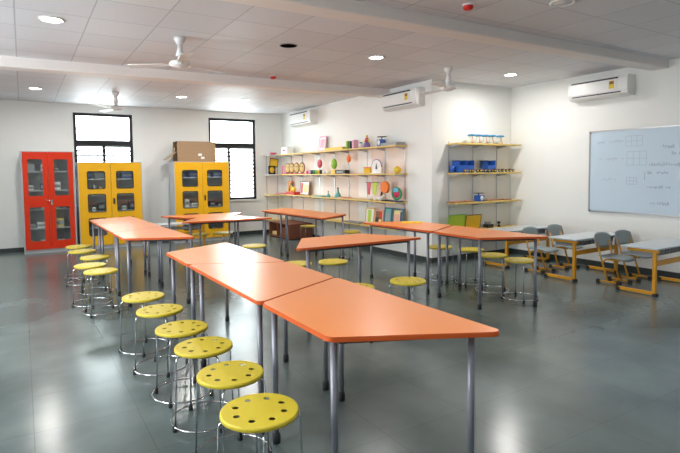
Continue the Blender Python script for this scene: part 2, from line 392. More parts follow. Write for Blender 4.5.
# ------------------------------------------------------------------ cabinets
def cabinet(name, label, x0, x1, yf, h, m_door, wins, round_r, seed, handle):
    root = thing(name, label, 'cabinet', (x0, yf, 0)); w = x1-x0; D = .42
    c = MB(); t = .026 if m_door == 'red_metal' else .012
    c.box(0, t, .0, D, .0, h); c.box(w-t, w, .0, D, .0, h); c.box(t, w-t, .022, D, h-t, h); c.box(t, w-t, D-.01, D, .1, h-t)
    c.box(t, w-t, .022, D-.01, .06, .1); c.box(t, w-t, .022, .04, 0, .06)
    c.build('body', 'cab_grey', root)
    n = 5; zs = [.1+(h-.12)*k/n for k in range(1, n)]
    rnd = random.Random(seed)
    for z_ in zs: MB().box(t+.002, w-t-.002, .06, D-.02, z_-.012, z_+.012).build('shelf', 'cab_grey', root)
    for k, z_ in enumerate([.1]+[q+.012 for q in zs]):
        x = .08
        while x < w-.16:
            bw = rnd.uniform(.05, .16); bh = rnd.uniform(.05, .2); cm = rnd.choice(['p_white', 'p_grey', 'p_cream', 'p_navy', 'p_white', 'cab_grey', 'black_plastic'])
            if k == n-1 and m_door == 'yellow_metal': cm = rnd.choice(['p_blue', 'p_blue', 'p_grey']); bh = .13; bw = .2
            it = MB().box(x, x+bw, .12, .34, z_, z_+bh, .006); it.box(x+.01, x+bw-.01, .115, .12, z_+bh*.3, z_+bh*.7, m=1)
            it.build('stored_box', [cm, 'p_grey'], root); x += bw+rnd.uniform(.02, .14)
    dw = w/2; mg = .03 if m_door == 'red_metal' else .012
    for sgn, dx in ((0, 0.), (1, dw)):
        z0, z1 = .075, h-.012; X0, X1 = dx+(mg if sgn == 0 else .003), dx+dw-(mg if sgn == 1 else .003)
        m = MB(); b = m.b; holes = []
        for (u0, u1, v0, v1) in wins:
            q0, q1 = (u0, u1) if sgn == 0 else (1-u1, 1-u0)
            holes.append(rect(X0+(X1-X0)*q0, X0+(X1-X0)*q1, z0+(z1-z0)*v0, z0+(z1-z0)*v1))
        def loop(poly, y): return [b.verts.new((p[0], y, p[1])) for p in poly]
        polys = [rect(X0, X1, z0, z1)]+[rounded(q, round_r, 4) if round_r else q for q in holes]
        fr = [loop(p, 0.) for p in polys]; bk = [loop(p, .02) for p in polys]
        for a, c2 in zip(fr, bk):
            for k in range(len(a)): b.faces.new((a[k], a[(k+1) % len(a)], c2[(k+1) % len(a)], c2[k]))
        for grp in (fr, bk):
            es = [b.edges.get((q[k], q[(k+1) % len(q)])) or b.edges.new((q[k], q[(k+1) % len(q)])) for q in grp for k in range(len(q))]
            bmesh.ops.triangle_fill(b, use_beauty=True, use_dissolve=False, edges=es)
        door = m.build('door', m_door, root)
        for q in holes:
            (a0, c0), (a1, c1) = q[0], q[2]
            MB().box(a0-.006, a1+.006, .0205, .0245, c0-.006, c1+.006).build('glass_panel', 'glass', door)
            if round_r:
                ga = MB(); pts = [(p[0], -.003, p[1]) for p in rounded(rect(a0, a1, c0, c1), round_r, 4)]
                ga.tube(pts, .007, 6, closed=True).build('window_gasket', 'dark_gasket', door)
        if handle == 'lever' and sgn == 1:
            hd = MB(); hz = z0+(z1-z0)*.48
            hd.box(X0+.02, X0+.055, -.012, 0, hz-.055, hz+.055, .004); hd.tube([(X0+.04, -.005, hz+.02), (X0+.04, -.035, hz+.02), (X0+.02, -.04, hz+.03), (X0-.07, -.04, hz+.06)], .008, 8)
            tag(hd.build('handle', 'chrome', door), 'chrome lever handle')
        if handle == 'dark' and sgn == 1:
            hd = MB(); hz = z0+(z1-z0)*.53; hd.box(X0+.03, X0+.065, -.01, 0, hz-.06, hz+.06, .005); hd.box(X0+.04, X0+.055, -.022, -.01, hz-.03, hz+.03, .003)
            tag(hd.build('handle', 'black_plastic', door), 'small dark recessed handle')
    return root
cabinet('storage_cabinet', 'tall red steel cabinet with two glazed doors and chrome handle, against the back wall', -.02, .905, 11.66, 2.0, 'red_metal', [(.20,.78,.085,.435), (.20,.78,.55,.925)], 0, 3, 'lever')
yw = [(.27,.82,.12,.33), (.27,.82,.405,.62), (.27,.82,.685,.895)]
cabinet('storage_cabinet', 'yellow steel cabinet with six rounded glass windows, beside the red cabinet', .955, 2.18, 11.62, 1.79, 'yellow_metal', yw, .035, 8, 'dark')
cabinet('storage_cabinet', 'yellow steel cabinet with an opened cardboard carton on top, under the second window', 2.83, 4.08, 11.5, 1.80, 'yellow_metal', yw, .035, 15, 'dark')
ct = thing('cardboard_carton', 'large opened brown cardboard carton lying on top of the right yellow cabinet', 'box', (2.93, 11.56, 1.801))
m = MB(); m.box(0, .86, 0, .01, 0, .45); m.box(0, .86, .38, .39, 0, .45); m.box(.85, .86, .01, .38, 0, .45); m.box(0, .86, .01, .38, 0, .01); m.box(0, .86, .01, .38, .44, .45)
m.build('carton_body', 'cardboard', ct)
for s_, pts in enumerate([[(0,0),(-.34,.16)], [(0,.38),(-.18,.46)]]):
    f = MB(); (ax, az), (bx, bz) = (pts[0][0], .04 if s_ == 0 else .40), (pts[1][0], -.0 if s_ == 0 else .30)
    a = Vector((0, .19, .05 if s_ == 0 else .44)); 
    if s_ == 0: f.prism(rect(-.30, 0, -.18, .18), -.004, .004, M=Matrix.Translation((0, .19, .22)) @ Matrix.Rotation(R(-38), 4, 'Y'))
    else: f.prism(rect(-.16, 0, -.19, 0), -.004, .004, M=Matrix.Translation((0, .375, .30)) @ Matrix.Rotation(R(-80), 4, 'Y'))
    f.build('flap', 'cardboard', ct)
lb = MB(); lb.box(.46, .54, -.004, 0, .13, .18); lb.box(.52, .60, -.004, 0, .06, .11); lb.build('paper_label', 'p_white', ct)

# ------------------------------------------------------------------ air conditioners
def make_ac(w):
    root = thing('air_conditioner', 'x', 'air conditioner'); h, d = .295, .21          # local: wall at y=0, front at -y, width along x
    prof = [(0, 0), (-.13, 0), (-.19, .03), (-.21, .08), (-.21, h-.05), (-.195, h-.01), (-.17, h), (0, h)]
    m = MB(); M = Matrix(((0,0,1,-w/2),(1,0,0,0),(0,1,0,0),(0,0,0,1)))
    m.prism(prof, 0, w, bev=.006, M=M); m.build('casing', 'white_plastic', root)
    MB().box(-w/2+.05, w/2-.14, -.216, -.19, h-.045, h-.024, .003).build('intake_slot', 'ac_dark', root)
    MB().box(-w/2+.06, w/2-.10, -.206, -.17, .046, .062, .003, M=None).build('outlet_slot', 'ac_dark', root)
    MB().prism([(-.04,-.002),(.04,-.002),(.04,.002),(-.04,.002)], 0, .004).build('logo_badge', 'cream_plastic', root).location = (0, -.213, .1)
    lv = MB(); lv.box(-w/2+.06, w/2-.10, -.21, -.12, .012, .020, .003); lv.build('louvre', 'cream_plastic', root)
    MB().box(-w/2+.10, w/2-.15, -.217, -.21, .075, h-.055, .002).build('front_panel', 'white_plastic', root)
    lb = MB(); lb.box(w/2-.27, w/2-.19, -.2185, -.217, .11, .225); l = lb.build('energy_label', 'label_yellow', root)
    a = MB(); a.box(w/2-.262, w/2-.198, -.2195, -.2186, .175, .215); a.build('label_print', 'p_brown', l)
    return root
A0 = make_ac(.94)
def ac(x, y, z, rz, label, sx=1.): return place(A0, (x, y, z), rz, label, 'white split air conditioners high on the walls')
ac(XR-.001, 4.66, 2.60, -pi/2, 'white split air conditioner above the whiteboard on the right wall')
ac(XS-.001, 7.06, 2.61, -pi/2, 'white split air conditioner near the wall corner above the right end of the shelves')
ac(XS-.001, 10.75, 2.62, -pi/2, 'far white split air conditioner above the left end of the shelves').scale = (1.12, 1, 1.1)

# ------------------------------------------------------------------ ceiling fittings
def make_light(lit, nm='ceiling_light'):
    root = thing(nm, 'x', 'ceiling light')
    MB().lathe([(.085,-.004),(.092,-.012),(.108,-.010),(.112,0),(.085,0),(.085,-.004)], seg=32).build('trim_ring', 'white_plastic', root)
    MB().lathe([(0,-.006),(.0845,-.006),(.0845,-.002),(0,-.002)], seg=32).build('diffuser', 'lamp_glow' if lit else 'lamp_off', root)
    return root
L0 = make_light(True); gl = 'round recessed ceiling lights'
LP = [(.30,5.72,'round lit ceiling light at the top left of the view'), (.25,10.3,'round lit ceiling light above the red cabinet near the left edge'), (2.68,10.15,'round lit ceiling light between the two windows'),
      (3.9,10.0,'round lit ceiling light above the second window'), (4.0,5.55,'round lit ceiling light left of the nearer shelf wall air conditioner'), (6.55,5.52,'round lit ceiling light in the niche left of the whiteboard air conditioner'),
      ]
for x, y, l in LP: place(L0, (x, y, ZC), 0, l, gl)
LO = make_light(False); place(LO, (4.18, 2.95, ZC), 0, 'unlit white round ceiling fitting at the top edge, right of the red detector')
hl = thing('ceiling_opening', 'black round empty hole in the ceiling tiles where a lamp is missing', 'ceiling hole', (2.73, 5.55, ZC))
MB().lathe([(0,-.003),(.098,-.003),(.098,0),(0,0)], seg=28).build('dark_hole', 'hole_black', hl); MB().lathe([(.098,0),(.098,-.006),(.108,-.005),(.11,0)], seg=28).build('rim', 'p_grey', hl)
def make_det():
    root = thing('fire_detector', 'x', 'fire detector')
    MB().lathe([(0,-.012),(.05,-.012),(.055,0),(0,0)], seg=20).build('base_plate', 'white_plastic', root)
    MB().lathe([(0,-.05),(.03,-.048),(.045,-.035),(.048,-.012),(0,-.012)], seg=20).build('red_dome', 'red_plastic', root)
    return root
D0 = make_det(); place(D0, (3.36, 7.38, ZC), 0, 'red fire detector near the far ceiling beam', 'red fire detectors'); place(D0, (3.49, 3.42, ZC), 0, 'red fire detector in front of the near ceiling beam, at the top edge', 'red fire detectors')
def make_fan():
    root = thing('ceiling_fan', 'x', 'ceiling fan')
    MB().lathe([(0,0),(.06,0),(.062,-.03),(.035,-.075),(.015,-.085),(0,-.085)], seg=20).build('canopy', 'white_paint', root)
    MB().tube([(0,0,-.08),(0,0,-.14),(0,0,-.21)], [.022,.03,.05], 14).build('downrod', 'white_paint', root)
    mo = MB(); mo.lathe([(0,-.20),(.022,-.205),(.03,-.24),(.05,-.255),(.105,-.265),(.115,-.285),(.11,-.31),(.06,-.325),(.04,-.335),(0,-.337)], seg=28); mo.build('motor_housing', 'white_paint', root)
    for k in range(3):
        M = Matrix.Rotation(2*pi*k/3, 4, 'Z') @ Matrix.Translation((0,0,-.295)) @ Matrix.Rotation(R(9), 4, 'X')
        b = MB(); b.prism(rounded([(.18,-.055),(.60,-.07),(.60,.05),(.18,.04)], .02, 3), -.002, .002, M=M); b.box(.09, .22, -.015, .015, -.006, -.0025, M=M)
        b.build('blade', 'white_paint', root)
    return root
F0 = make_fan(); gf = 'white three-blade ceiling fans'
for x, y, rz, l in [(1.53,5.80,R(23),'white ceiling fan nearest the camera, between the two beams'), (1.5,10.14,R(-12),'white ceiling fan hanging in front of the first window'), (5.32,5.6,R(-31),'white ceiling fan hanging beside the white wall corner on the right')]:
    place(F0, (x, y, ZC), rz, l, gf)

# ------------------------------------------------------------------ whiteboard
wb = thing('whiteboard', 'large wall whiteboard with faint blue writing and grids in an aluminium frame', 'whiteboard', (XR-.002, 4.88, .86))
Lw, Hw = 2.44, 1.26        # local: x into room = -X ; runs towards -Y
MB().box(-.018, 0, -Lw+.02, -.02, .02, Hw-.02).build('board_surface', 'board_white', wb)
f = MB(); f.box(-.024, 0, -Lw+.02, -.02, 0, .022); f.box(-.024, 0, -Lw+.02, -.02, Hw-.022, Hw); f.box(-.024, 0, -.022, 0, .02, Hw-.02); f.box(-.024, 0, -Lw, -Lw+.022, .02, Hw-.02)
f.build('frame', 'aluminium', wb)
for yy in (0, -Lw):
    for zz in (0, Hw): 
        y0_, z0_ = (yy-.035 if yy == 0 else yy), (zz if zz == 0 else zz-.035)
        MB().box(-.028, 0, y0_, y0_+.035, z0_, z0_+.035, .006).build('corner_cap', 'p_grey', wb)
def ink_line(m, pts, w=.006):
    xq = -.0195
    for (a, b) in zip(pts[:-1], pts[1:]):
        dy, dz = b[0]-a[0], b[1]-a[1]; l = math.hypot(dy, dz)
        if l < 1e-5: continue
        ny, nz = -dz/l*w/2, dy/l*w/2
        q = [m.b.verts.new((xq, -(a[0]+ny), a[1]+nz)), m.b.verts.new((xq, -(b[0]+ny), b[1]+nz)), m.b.verts.new((xq, -(b[0]-ny), b[1]-nz)), m.b.verts.new((xq, -(a[0]-ny), a[1]-nz))]
        m.b.faces.new(q)
def scrib(m, y, z_, n, h=.035, seed=1):
    rr = random.Random(seed); x = y
    for k in range(n):
        if rr.random() < .15: x += .03; continue
        pts = [(x, z_+rr.uniform(0, h*.4)), (x+.008, z_+h*rr.uniform(.5, 1.3)), (x+.016, z_+rr.uniform(-.2, .4)*h), (x+.024, z_+h*rr.uniform(.3, .9))]
        ink_line(m, pts, .004); x += .032
def grid(m, y, z_, w, h, nc, nr):
    for i in range(nc+1): ink_line(m, [(y+w*i/nc, z_), (y+w*i/nc, z_+h)], .005)
    for j in range(nr+1): ink_line(m, [(y, z_+h*j/nr), (y+w, z_+h*j/nr)], .005)
def write(y, z_, n, h, seed, mm):
    m = MB(); scrib(m, y, z_, n, h, seed); m.build('handwriting', mm, wb)
def draw(y, z_, w, h, nc, nr):
    m = MB(); grid(m, y, z_, w, h, nc, nr); m.build('drawn_grid', 'ink_faint', wb)
for a in [(.14,1.06,13,.04,2),(.18,.80,12,.04,3),(.22,.49,8,.04,4)]: write(*a, 'ink_faint')
for a in [(.58,1.0,.24,.15,3,2),(.60,.72,.28,.2,3,2),(.60,.44,.15,.10,3,2)]: draw(*a)
for a in [(1.10,.95,8,.045,5),(.92,.70,16,.045,6),(.90,.59,9,.045,7),(.90,.38,10,.045,8),(.95,.15,8,.045,9),(1.22,.85,7,.045,11),(1.4,1.0,22,.045,12),(1.5,.55,20,.045,13)]: write(*a, 'ink')
m = MB(); ink_line(m, [(.86,.62),(.86,.50)], .005); m.build('pen_stroke', 'ink', wb)

# ------------------------------------------------------------------ desks and chairs at the right
def make_desk(w=1.16, d=.44, h=.585):
    root = thing('school_desk', 'x', 'desk')       # local: near-left corner at origin, x along length, y depth
    tp = MB(); tp.prism(rounded(rect(0, w, 0, d), .015, 3), h-.02, h, bev=.003); tp.build('desktop', 'desk_top', root)
    for x in (.045, w-.085):
        f = MB(); t = .04
        f.box(x, x+t, .05, .09, .022, h-.06, .004); f.box(x, x+t, .02, d-.05, h-.06, h-.021, .004)
        f.box(x, x+t, .05, d+.06, .012, .05, .004)
        fr = f.build('side_frame', 'desk_yellow', root)
        MB().box(x-.004, x+t+.004, .03, .085, 0, .035, .006).build('end_cap', 'rubber', fr); MB().box(x-.004, x+t+.004, d+.03, d+.085, 0, .045, .006).build('end_cap', 'rubber', fr)
    MB().box(.086, w-.086, .055, .085, .36, .42, .004).build('cross_rail', 'desk_yellow', root)
    bk = MB(); bk.box(.10, w-.10, .12, d-.06, h-.115, h-.109); bk.box(.10, w-.10, .115, .12, h-.115, h-.06)
    for k in range(14):
        x = .12+k*(w-.24)/13; bk.box(x-.003, x+.003, .105, .115, h-.115, h-.022)
    for x in (.095, w-.10): bk.box(x, x+.005, .105, d-.06, h-.115, h-.021)
    bk.build('book_rack', 'p_grey', root)
    return root
K0 = make_desk(); gd = 'grey-topped school desks on yellow frames'
place(K0, (6.31, 3.14, 0), R(1), 'nearest grey school desk with yellow steel frame, at the right edge below the whiteboard', gd)
place(K0, (6.28, 4.17, 0), R(1), 'middle grey school desk with yellow frame beside the two grey chairs', gd)
place(K0, (6.33, 5.36, 0), R(1), 'far grey school desk below the niche shelves, partly behind the orange table', gd)
place(K0, (1.86, 9.84, 0), R(-3), 'grey school desk half hidden between left table row and the right yellow cabinet', gd)
def make_chair():
    root = thing('school_chair', 'x', 'chair')        # faces -y, seat centre at origin
    w = .27; hs = .345
    s = MB(); n = 7; rows = []
    for j in range(n+1):
        y = -.17+.33*j/n; row = []
        for i in range(7):
            x = -.165+.33*i/6; zz = hs+.012*math.cos(2*(x/.165))*0-.012*(1-(x/.165)**2)+(-.025*((-.10-y)/.07)**2 if y < -.10 else 0)+(.02*((y-.1)/.06)**2 if y > .1 else 0)
            cr = .02 if j in (0, n) else 0
            row.append((x*(1-cr*2), y, zz+.012))
        rows.append(row)
    def shell(m, rows, t):
        top = [[m.b.verts.new(p) for p in r] for r in rows]; bot = [[m.b.verts.new((p[0]+t[0], p[1]+t[1], p[2]+t[2])) for p in r] for r in rows]
        J, I = len(rows), len(rows[0])
        for j in range(J-1):
            for i in range(I-1):
                for g in (top, bot):
                    f = m.b.faces.new((g[j][i], g[j][i+1], g[j+1][i+1], g[j+1][i])); f.smooth = True
        per = [(0,i) for i in range(I)]+[(j,I-1) for j in range(1,J)]+[(J-1,i) for i in range(I-2,-1,-1)]+[(j,0) for j in range(J-2,0,-1)]
        for k in range(len(per)):
            a, b2 = per[k], per[(k+1) % len(per)]
            m.b.faces.new((top[a[0]][a[1]], top[b2[0]][b2[1]], bot[b2[0]][b2[1]], bot[a[0]][a[1]]))
    shell(s, rows, (0,0,-.012)); s.build('seat', 'chair_grey', root)
    b = MB(); rows = []
    for j in range(7):
        v = j/6; row = []
        for i in range(7):
            u = -1+2*i/6; wd = .185*(1-.08*v**3) ; row.append((u*wd, .17+.055*v+.022*(1-u*u), .46+.20*v-(.03*(abs(u)**3) if j == 6 else 0)))
        rows.append(row)
    shell(b, rows, (0,.011,0)); b.build('backrest', 'chair_grey', root)
    for sx in (-1, 1):
        x = sx*.135
        f = MB(); f.tube([(x,.045,.03),(x,.10,.20),(x,.15,.36),(x,.205,.54)], .012, 8)
        f.tube([(x,.125,.27),(x,.07,.322),(x,-.12,.322)], .011, 8)
        f.tube([(x,.17,.022),(x,-.10,.022)], .014, 8)
        fr = f.build('side_frame', 'desk_yellow', root)
        MB().box(x-.02, x+.02, .15, .20, 0, .04, .006).build('end_cap', 'rubber', fr); MB().box(x-.02, x+.02, -.13, -.08, 0, .04, .006).build('end_cap', 'rubber', fr)
    MB().tube([(-.135,.03,.325),(.135,.03,.325)], .010, 8).build('cross_bar', 'desk_yellow', root); MB().tube([(-.135,.0,.03),(.135,.0,.03)], .010, 8).build('cross_bar', 'desk_yellow', root)
    return root
C0 = make_chair(); gc = 'grey plastic school chairs on yellow frames'
place(C0, (6.74, 3.88, 0), R(0), 'nearer grey chair at the right, its backrest leftmost, tucked to the nearest desk', gc)
place(C0, (7.22, 3.87, 0), R(-3), 'grey chair behind another one at the right, tucked to the nearest desk by the wall', gc)
place(C0, (6.60, 4.94, 0), R(2), 'grey chair half hidden behind the tip of the orange table, at the middle desk', gc)
place(C0, (7.17, 4.93, 0), R(0), 'grey chair with its back towards the wall corner, at the middle desk by the wall', gc)

# ------------------------------------------------------------------ wall shelves
SX = XS-.28
def shelf_unit(label, rows, ys, ups, brk=True):
    root = thing('wall_shelf', label, 'shelf', (0, 0, 0))
    for z_ in rows:
        for a, b, m_ in ys: MB().box(SX, XS-.016, a+.002, b-.002, z_-.026, z_, .002).build('shelf_board', m_, root)
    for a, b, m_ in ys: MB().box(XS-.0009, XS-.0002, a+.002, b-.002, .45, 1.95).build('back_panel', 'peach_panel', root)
    for u in ups:
        m = MB(); m.box(XS-.014, XS-.001, u-.007, u+.007, .30, 2.02)
        up_ = m.build('upright', 'aluminium', root)
        for z_ in rows: MB().prism([(0,0),(.22,0),(.22,-.012),(0,-.05)], -.003, .003, M=Matrix(((-1,0,0,XS-.014),(0,0,1,u),(0,1,0,z_-.0265),(0,0,0,1)))).build('bracket', 'aluminium', up_)
    return root
ZS = [.53, 1.0, 1.495, 1.985]
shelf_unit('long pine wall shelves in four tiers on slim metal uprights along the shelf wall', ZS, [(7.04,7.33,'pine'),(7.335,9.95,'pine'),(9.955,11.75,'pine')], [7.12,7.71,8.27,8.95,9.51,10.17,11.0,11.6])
cs = thing('wall_shelf', 'pale corner wall shelves between the second window and the long shelves', 'shelf')
for z_ in [.36,.98,1.495,1.985]: MB().prism([(5.22,YB-.004),(5.26,YB-.26),(5.46,YB-.34),(5.724,YB-.34),(5.724,YB-.004)], z_-.024, z_, bev=.002).build('shelf_board', 'p_cream' if z_ < 1 else 'cream_plastic', cs)
for x in (5.3, 5.6): MB().box(x-.012, x+.012, YB-.003, YB-.0005, .3, 2.0).build('upright', 'aluminium', cs)
ns = thing('wall_shelf', 'pine niche shelves in four tiers holding blue bins and small robots', 'shelf')
for z_ in ZS: MB().box(6.06, 7.60, YN-.28, YN-.016, z_-.026, z_, .002).build('shelf_board', 'pine', ns)
for x in (6.11, 6.68, 7.28):
    up_ = MB().box(x-.007, x+.007, YN-.014, YN-.001, .1, 2.02).build('upright', 'aluminium', ns)
    for z_ in ZS: MB().prism([(0,0),(.22,0),(.22,-.012),(0,-.05)], -.003, .003, M=Matrix(((0,0,1,x),(-1,0,0,YN-.014),(0,1,0,z_-.0265),(0,0,0,1)))).build('bracket', 'aluminium', up_)

# ------------------------------------------------------------------ things on the shelves
XI = XS-.15
T1, T2, T3, T4 = [z_+.0005 for z_ in reversed(ZS)]
def one(mb, name, mats, label, cat, loc=(0,0,0), rz=0., group=None):
    o = mb.build(name, mats); o.location = loc; o.rotation_euler = (0,0,rz); return tag(o, label, cat, group)
# local frame for shelf wall items: x = out of the wall towards room is -X ; width along Y
def panel(name, label, cat, x, y, z_, w, h, frame, face, lean=8, t=.018, border=.12, rz=0., inner=None, group=None):
    root = thing(name, label, cat, (x, y, z_), rz, group); M = Matrix.Rotation(R(lean), 4, 'Y')
    b = min(w, h)*border
    f = MB(); f.box(-t/2, t/2, -w/2, -w/2+b, 0, h, M=M); f.box(-t/2, t/2, w/2-b, w/2, 0, h, M=M); f.box(-t/2, t/2, -w/2+b, w/2-b, 0, b, M=M); f.box(-t/2, t/2, -w/2+b, w/2-b, h-b, h, M=M)
    f.build('frame', frame, root)
    MB().box(-t/4, t/4, -w/2+b, w/2-b, b, h-b, M=M).build('picture_panel', face, root)
    if inner:
        for (a0, a1, c0, c1, mm) in inner: MB().box(-t/4-.003, -t/4-.0005, -w/2+w*a0, -w/2+w*a1, h*c0, h*c1, M=M).build('printed_patch', mm, root)
    return root
panel('picture_frame', 'tall pink framed picture leaning at the back of the top shelf', 'picture', XI+.05, 9.90, T1, .30, .34, 'p_pink', 'p_white', 8, border=.09, inner=[(.2,.8,.25,.8,'p_pink')])
def tray(name, label, cat, x, y, z_, wx, wy, h, m1, m2=None):
    root = thing(name, label, cat, (x, y, z_)); b = MB(); t = .006
    b.box(-wx/2, wx/2, -wy/2, wy/2, 0, t); b.box(-wx/2, -wx/2+t, -wy/2, wy/2, t, h); b.box(wx/2-t, wx/2, -wy/2, wy/2, t, h); b.box(-wx/2+t, wx/2-t, -wy/2, -wy/2+t, t, h); b.box(-wx/2+t, wx/2-t, wy/2-t, wy/2, t, h)
    b.build('tray_body', m1, root)
    MB().box(-wx/2+t, wx/2-t, -wy/2+t, wy/2-t, h*.5, h*.8, .002).build('contents', m2 or m1, root); return root
tray('flat_tray', 'long shallow yellow-orange tray on the top shelf right of the pink picture', 'tray', XI-.02, 9.13, T1, .2, .72, .05, 'p_yellow', 'p_orange')
tray('flat_tray', 'flat grey metal tray at the right end of the top shelf', 'tray', XI-.01, 7.27, T1, .2, .44, .05, 'p_grey', 'aluminium')
def book(label, x, y, z_, w, h, d, mc, lean=0., rz=0., group=None):
    root = thing('book', label, 'book', (x, y, z_), rz, group); M = Matrix.Rotation(R(lean), 4, 'X')
    c = MB(); c.box(-d/2, d/2, -w/2, -w/2+.003, 0, h, M=M); c.box(-d/2, d/2, w/2-.003, w/2, 0, h, M=M); c.box(-d/2, -d/2+.004, -w/2+.003, w/2-.003, 0, h, M=M); c.build('cover', mc, root)
    MB().box(-d/2+.004, d/2-.004, -w/2+.003, w/2-.003, .003, h-.003, M=M).build('pages', 'p_white', root); return root
book('green-spined booklet standing on the top shelf', XI, 8.70, T1, .05, .16, .12, 'p_green')
book('black booklet standing on the top shelf right of the green one', XI, 8.60, T1, .045, .15, .12, 'black_plastic')
book('pinkish grey booklet standing on the top shelf right of the black one', XI, 8.48, T1, .06, .17, .12, 'p_pink')
def jar(name, label, cat, x, y, z_, prof, mats_, lid=None, group=None):
    root = thing(name, label, cat, (x, y, z_), 0, group); MB().lathe(prof, seg=18).build('body', mats_, root)
    if lid: MB().lathe(lid[0], seg=18).build('lid', lid[1], root)
    return root
jar('white_cup', 'small white cup with teal top on the top shelf', 'cup', XI, 8.28, T1, [(0,0),(.04,0),(.045,.05),(.05,.09),(.042,.09),(.036,.01),(0,.01)], 'p_white', ([(0,.06),(.04,.06),(.03,.11),(0,.12)], 'p_teal'))
fg = thing('paper_figurine', 'tall purple and red patchwork figurine on the top shelf left of the blue scale', 'ornament', (XI, 8.08, T1))
MB().lathe([(0,0),(.07,0),(.075,.03),(.055,.08),(.03,.11),(0,.115)], seg=16).build('skirt', 'p_purple', fg); MB().lathe([(0,.115),(.035,.116),(.045,.15),(.03,.18),(0,.185)], seg=16).build('torso', 'p_rose', fg)
MB().ell((0,0,.21), (.028,.028,.03)).build('head', 'p_cream', fg)
for sx in (-1, 1): MB().tube([(0,sx*.04,.16),(0,sx*.075,.11)], .012, 8).build('arm', 'p_yellow', fg)
def scale_(label, loc, rz, sc_=1.):
    root = thing('kitchen_scale', label, 'weighing scale', loc, rz); s_ = sc_
    MB().prism([(-.07*s_,-.09*s_),(.07*s_,-.09*s_),(.055*s_,.07*s_),(-.055*s_,.07*s_)], 0, .12*s_, bev=.008).build('body', 'p_blue', root)
    MB().tube([(0,0,.12*s_),(0,0,.16*s_)], .012*s_, 10).build('stem', 'p_blue', root)
    MB().lathe([(0,.158*s_),(.10*s_,.158*s_),(.115*s_,.17*s_),(.108*s_,.17*s_),(.098*s_,.164*s_),(0,.164*s_)], seg=24).build('weighing_pan', 'black_plastic', root)
    MB().lathe([(0,0),(.045*s_,0),(.045*s_,.005),(0,.005)], seg=20, M=Matrix.Translation((0,-.091*s_,.065*s_)) @ Matrix.Rotation(R(90),4,'X')).build('dial', 'p_white', root)
    return root
scale_('blue kitchen scale with black pan on the top shelf', (XI, 7.60, T1), -pi/2, .78).scale = (1, 1, 1.35)
scale_('blue kitchen scale on the third niche shelf', (6.66, YN-.16, T3), 0, .85)
# second tier
pq = thing('wall_plaque', 'black square plaque with a yellow disc at the left end of the second shelf', 'plaque', (5.345, YB-.22, T2), R(14))
MB().box(-.11, .11, -.012, 0, 0, .21, .003).build('backing', 'black_plastic', pq); MB().lathe([(0,0),(.075,0),(.07,.012),(.03,.014),(0,.012)], seg=24, M=Matrix.Translation((0,-.012,.105)) @ Matrix.Rotation(R(90),4,'X')).build('yellow_disc', 'p_yellow', pq)
pq = thing('wall_plaque', 'tilted ochre square plaque fixed on the back wall above the second corner shelf', 'plaque', (5.50, YB-.012, 1.79))
M = Matrix.Rotation(R(8), 4, 'Y'); MB().box(-.12, .12, -.008, .010, -.11, .11, .003, M=M).build('backing', 'p_brown', pq); MB().box(-.10, .10, -.014, -.0085, -.09, .09, .002, M=M).build('ochre_face', 'p_yellow', pq)
panel('picture_frame', 'dark red slanted small frame at the left of the yellow oval masks', 'picture', XI, 11.70, T2, .13, .2, 'p_rose', 'p_pink', 0, rz=R(45))
def make_mask():
    root = thing('oval_mask', 'x', 'mask')
    MB().ell((0,0,.145), (.02,.078,.13)).build('rim', 'p_brown', root); MB().ell((-.012,0,.145), (.018,.056,.105)).build('yellow_face', 'p_cream', root)
    MB().box(-.04, .03, -.06, .06, 0, .02, .004).build('stand', 'p_rose', root)
    e = MB(); e.ell((-.028,.02,.175), (.006,.010,.014)); e.ell((-.028,-.02,.175), (.006,.010,.014)); e.build('eyes', 'p_brown', root); return root
K1 = make_mask()
for y, l in [(11.45,'leftmost of four yellow oval masks with dark rims on the second shelf'), (11.23,'second from left of four yellow oval masks on the second shelf'), (10.97,'third from left of four yellow oval masks on the second shelf'), (10.69,'rightmost of four yellow oval masks on the second shelf')]:
    place(K1, (XI-.03, y, T2), R(42), l, 'yellow oval masks on the second shelf')
def spool(y, r, h, mc, label):
    root = thing('thread_spool', label, 'spool', (XI-.03, y, T2), 0, 'coloured spools on the second shelf')
    MB().lathe([(0,.006),(r*.85,.006),(r*.85,h-.006),(0,h-.006)], seg=16).build('thread', mc, root); MB().lathe([(0,0),(r,0),(r,.006),(0,.006)], seg=16).lathe([(0,h-.006),(r,h-.006),(r,h),(0,h)], seg=16).build('reel', mc, root)
for y, r, h, mc, l in [(10.43,.035,.07,'p_magenta','small magenta spool, leftmost of the row on the second shelf'), (10.33,.035,.08,'p_pink','small pink spool on the second shelf'), (10.21,.04,.085,'p_navy','dark navy spool on the second shelf'), (10.09,.05,.085,'p_dkgreen','green spool right of the navy one on the second shelf'),
                       (9.985,.045,.085,'p_green','bright green spool on the second shelf'), (9.89,.035,.08,'p_yellow','yellow spool on the second shelf'), (9.81,.035,.09,'black_plastic','black spool at the right of the row on the second shelf')]: spool(y, r, h, mc, l)
def hang_paper(label, y, z0, z1, w, mc, mtop=None):
    root = thing('hanging_paper_shape', label, 'paper decoration', (XI-.06, y, 0)); h = z1-z0
    MB().ell((0,0,(z0+z1)/2), (w*.28, w/2, h/2)).build('paper_body', mc, root)
    MB().tube([(0,0,z1-.01),(0,0,1.957)], .0018, 5).build('string', 'p_grey', root); 
    MB().lathe([(0,0),(.012,0),(.012,.012),(0,.012)], (0,0,z1-.01), 10).build('cap', mtop or mc, root)
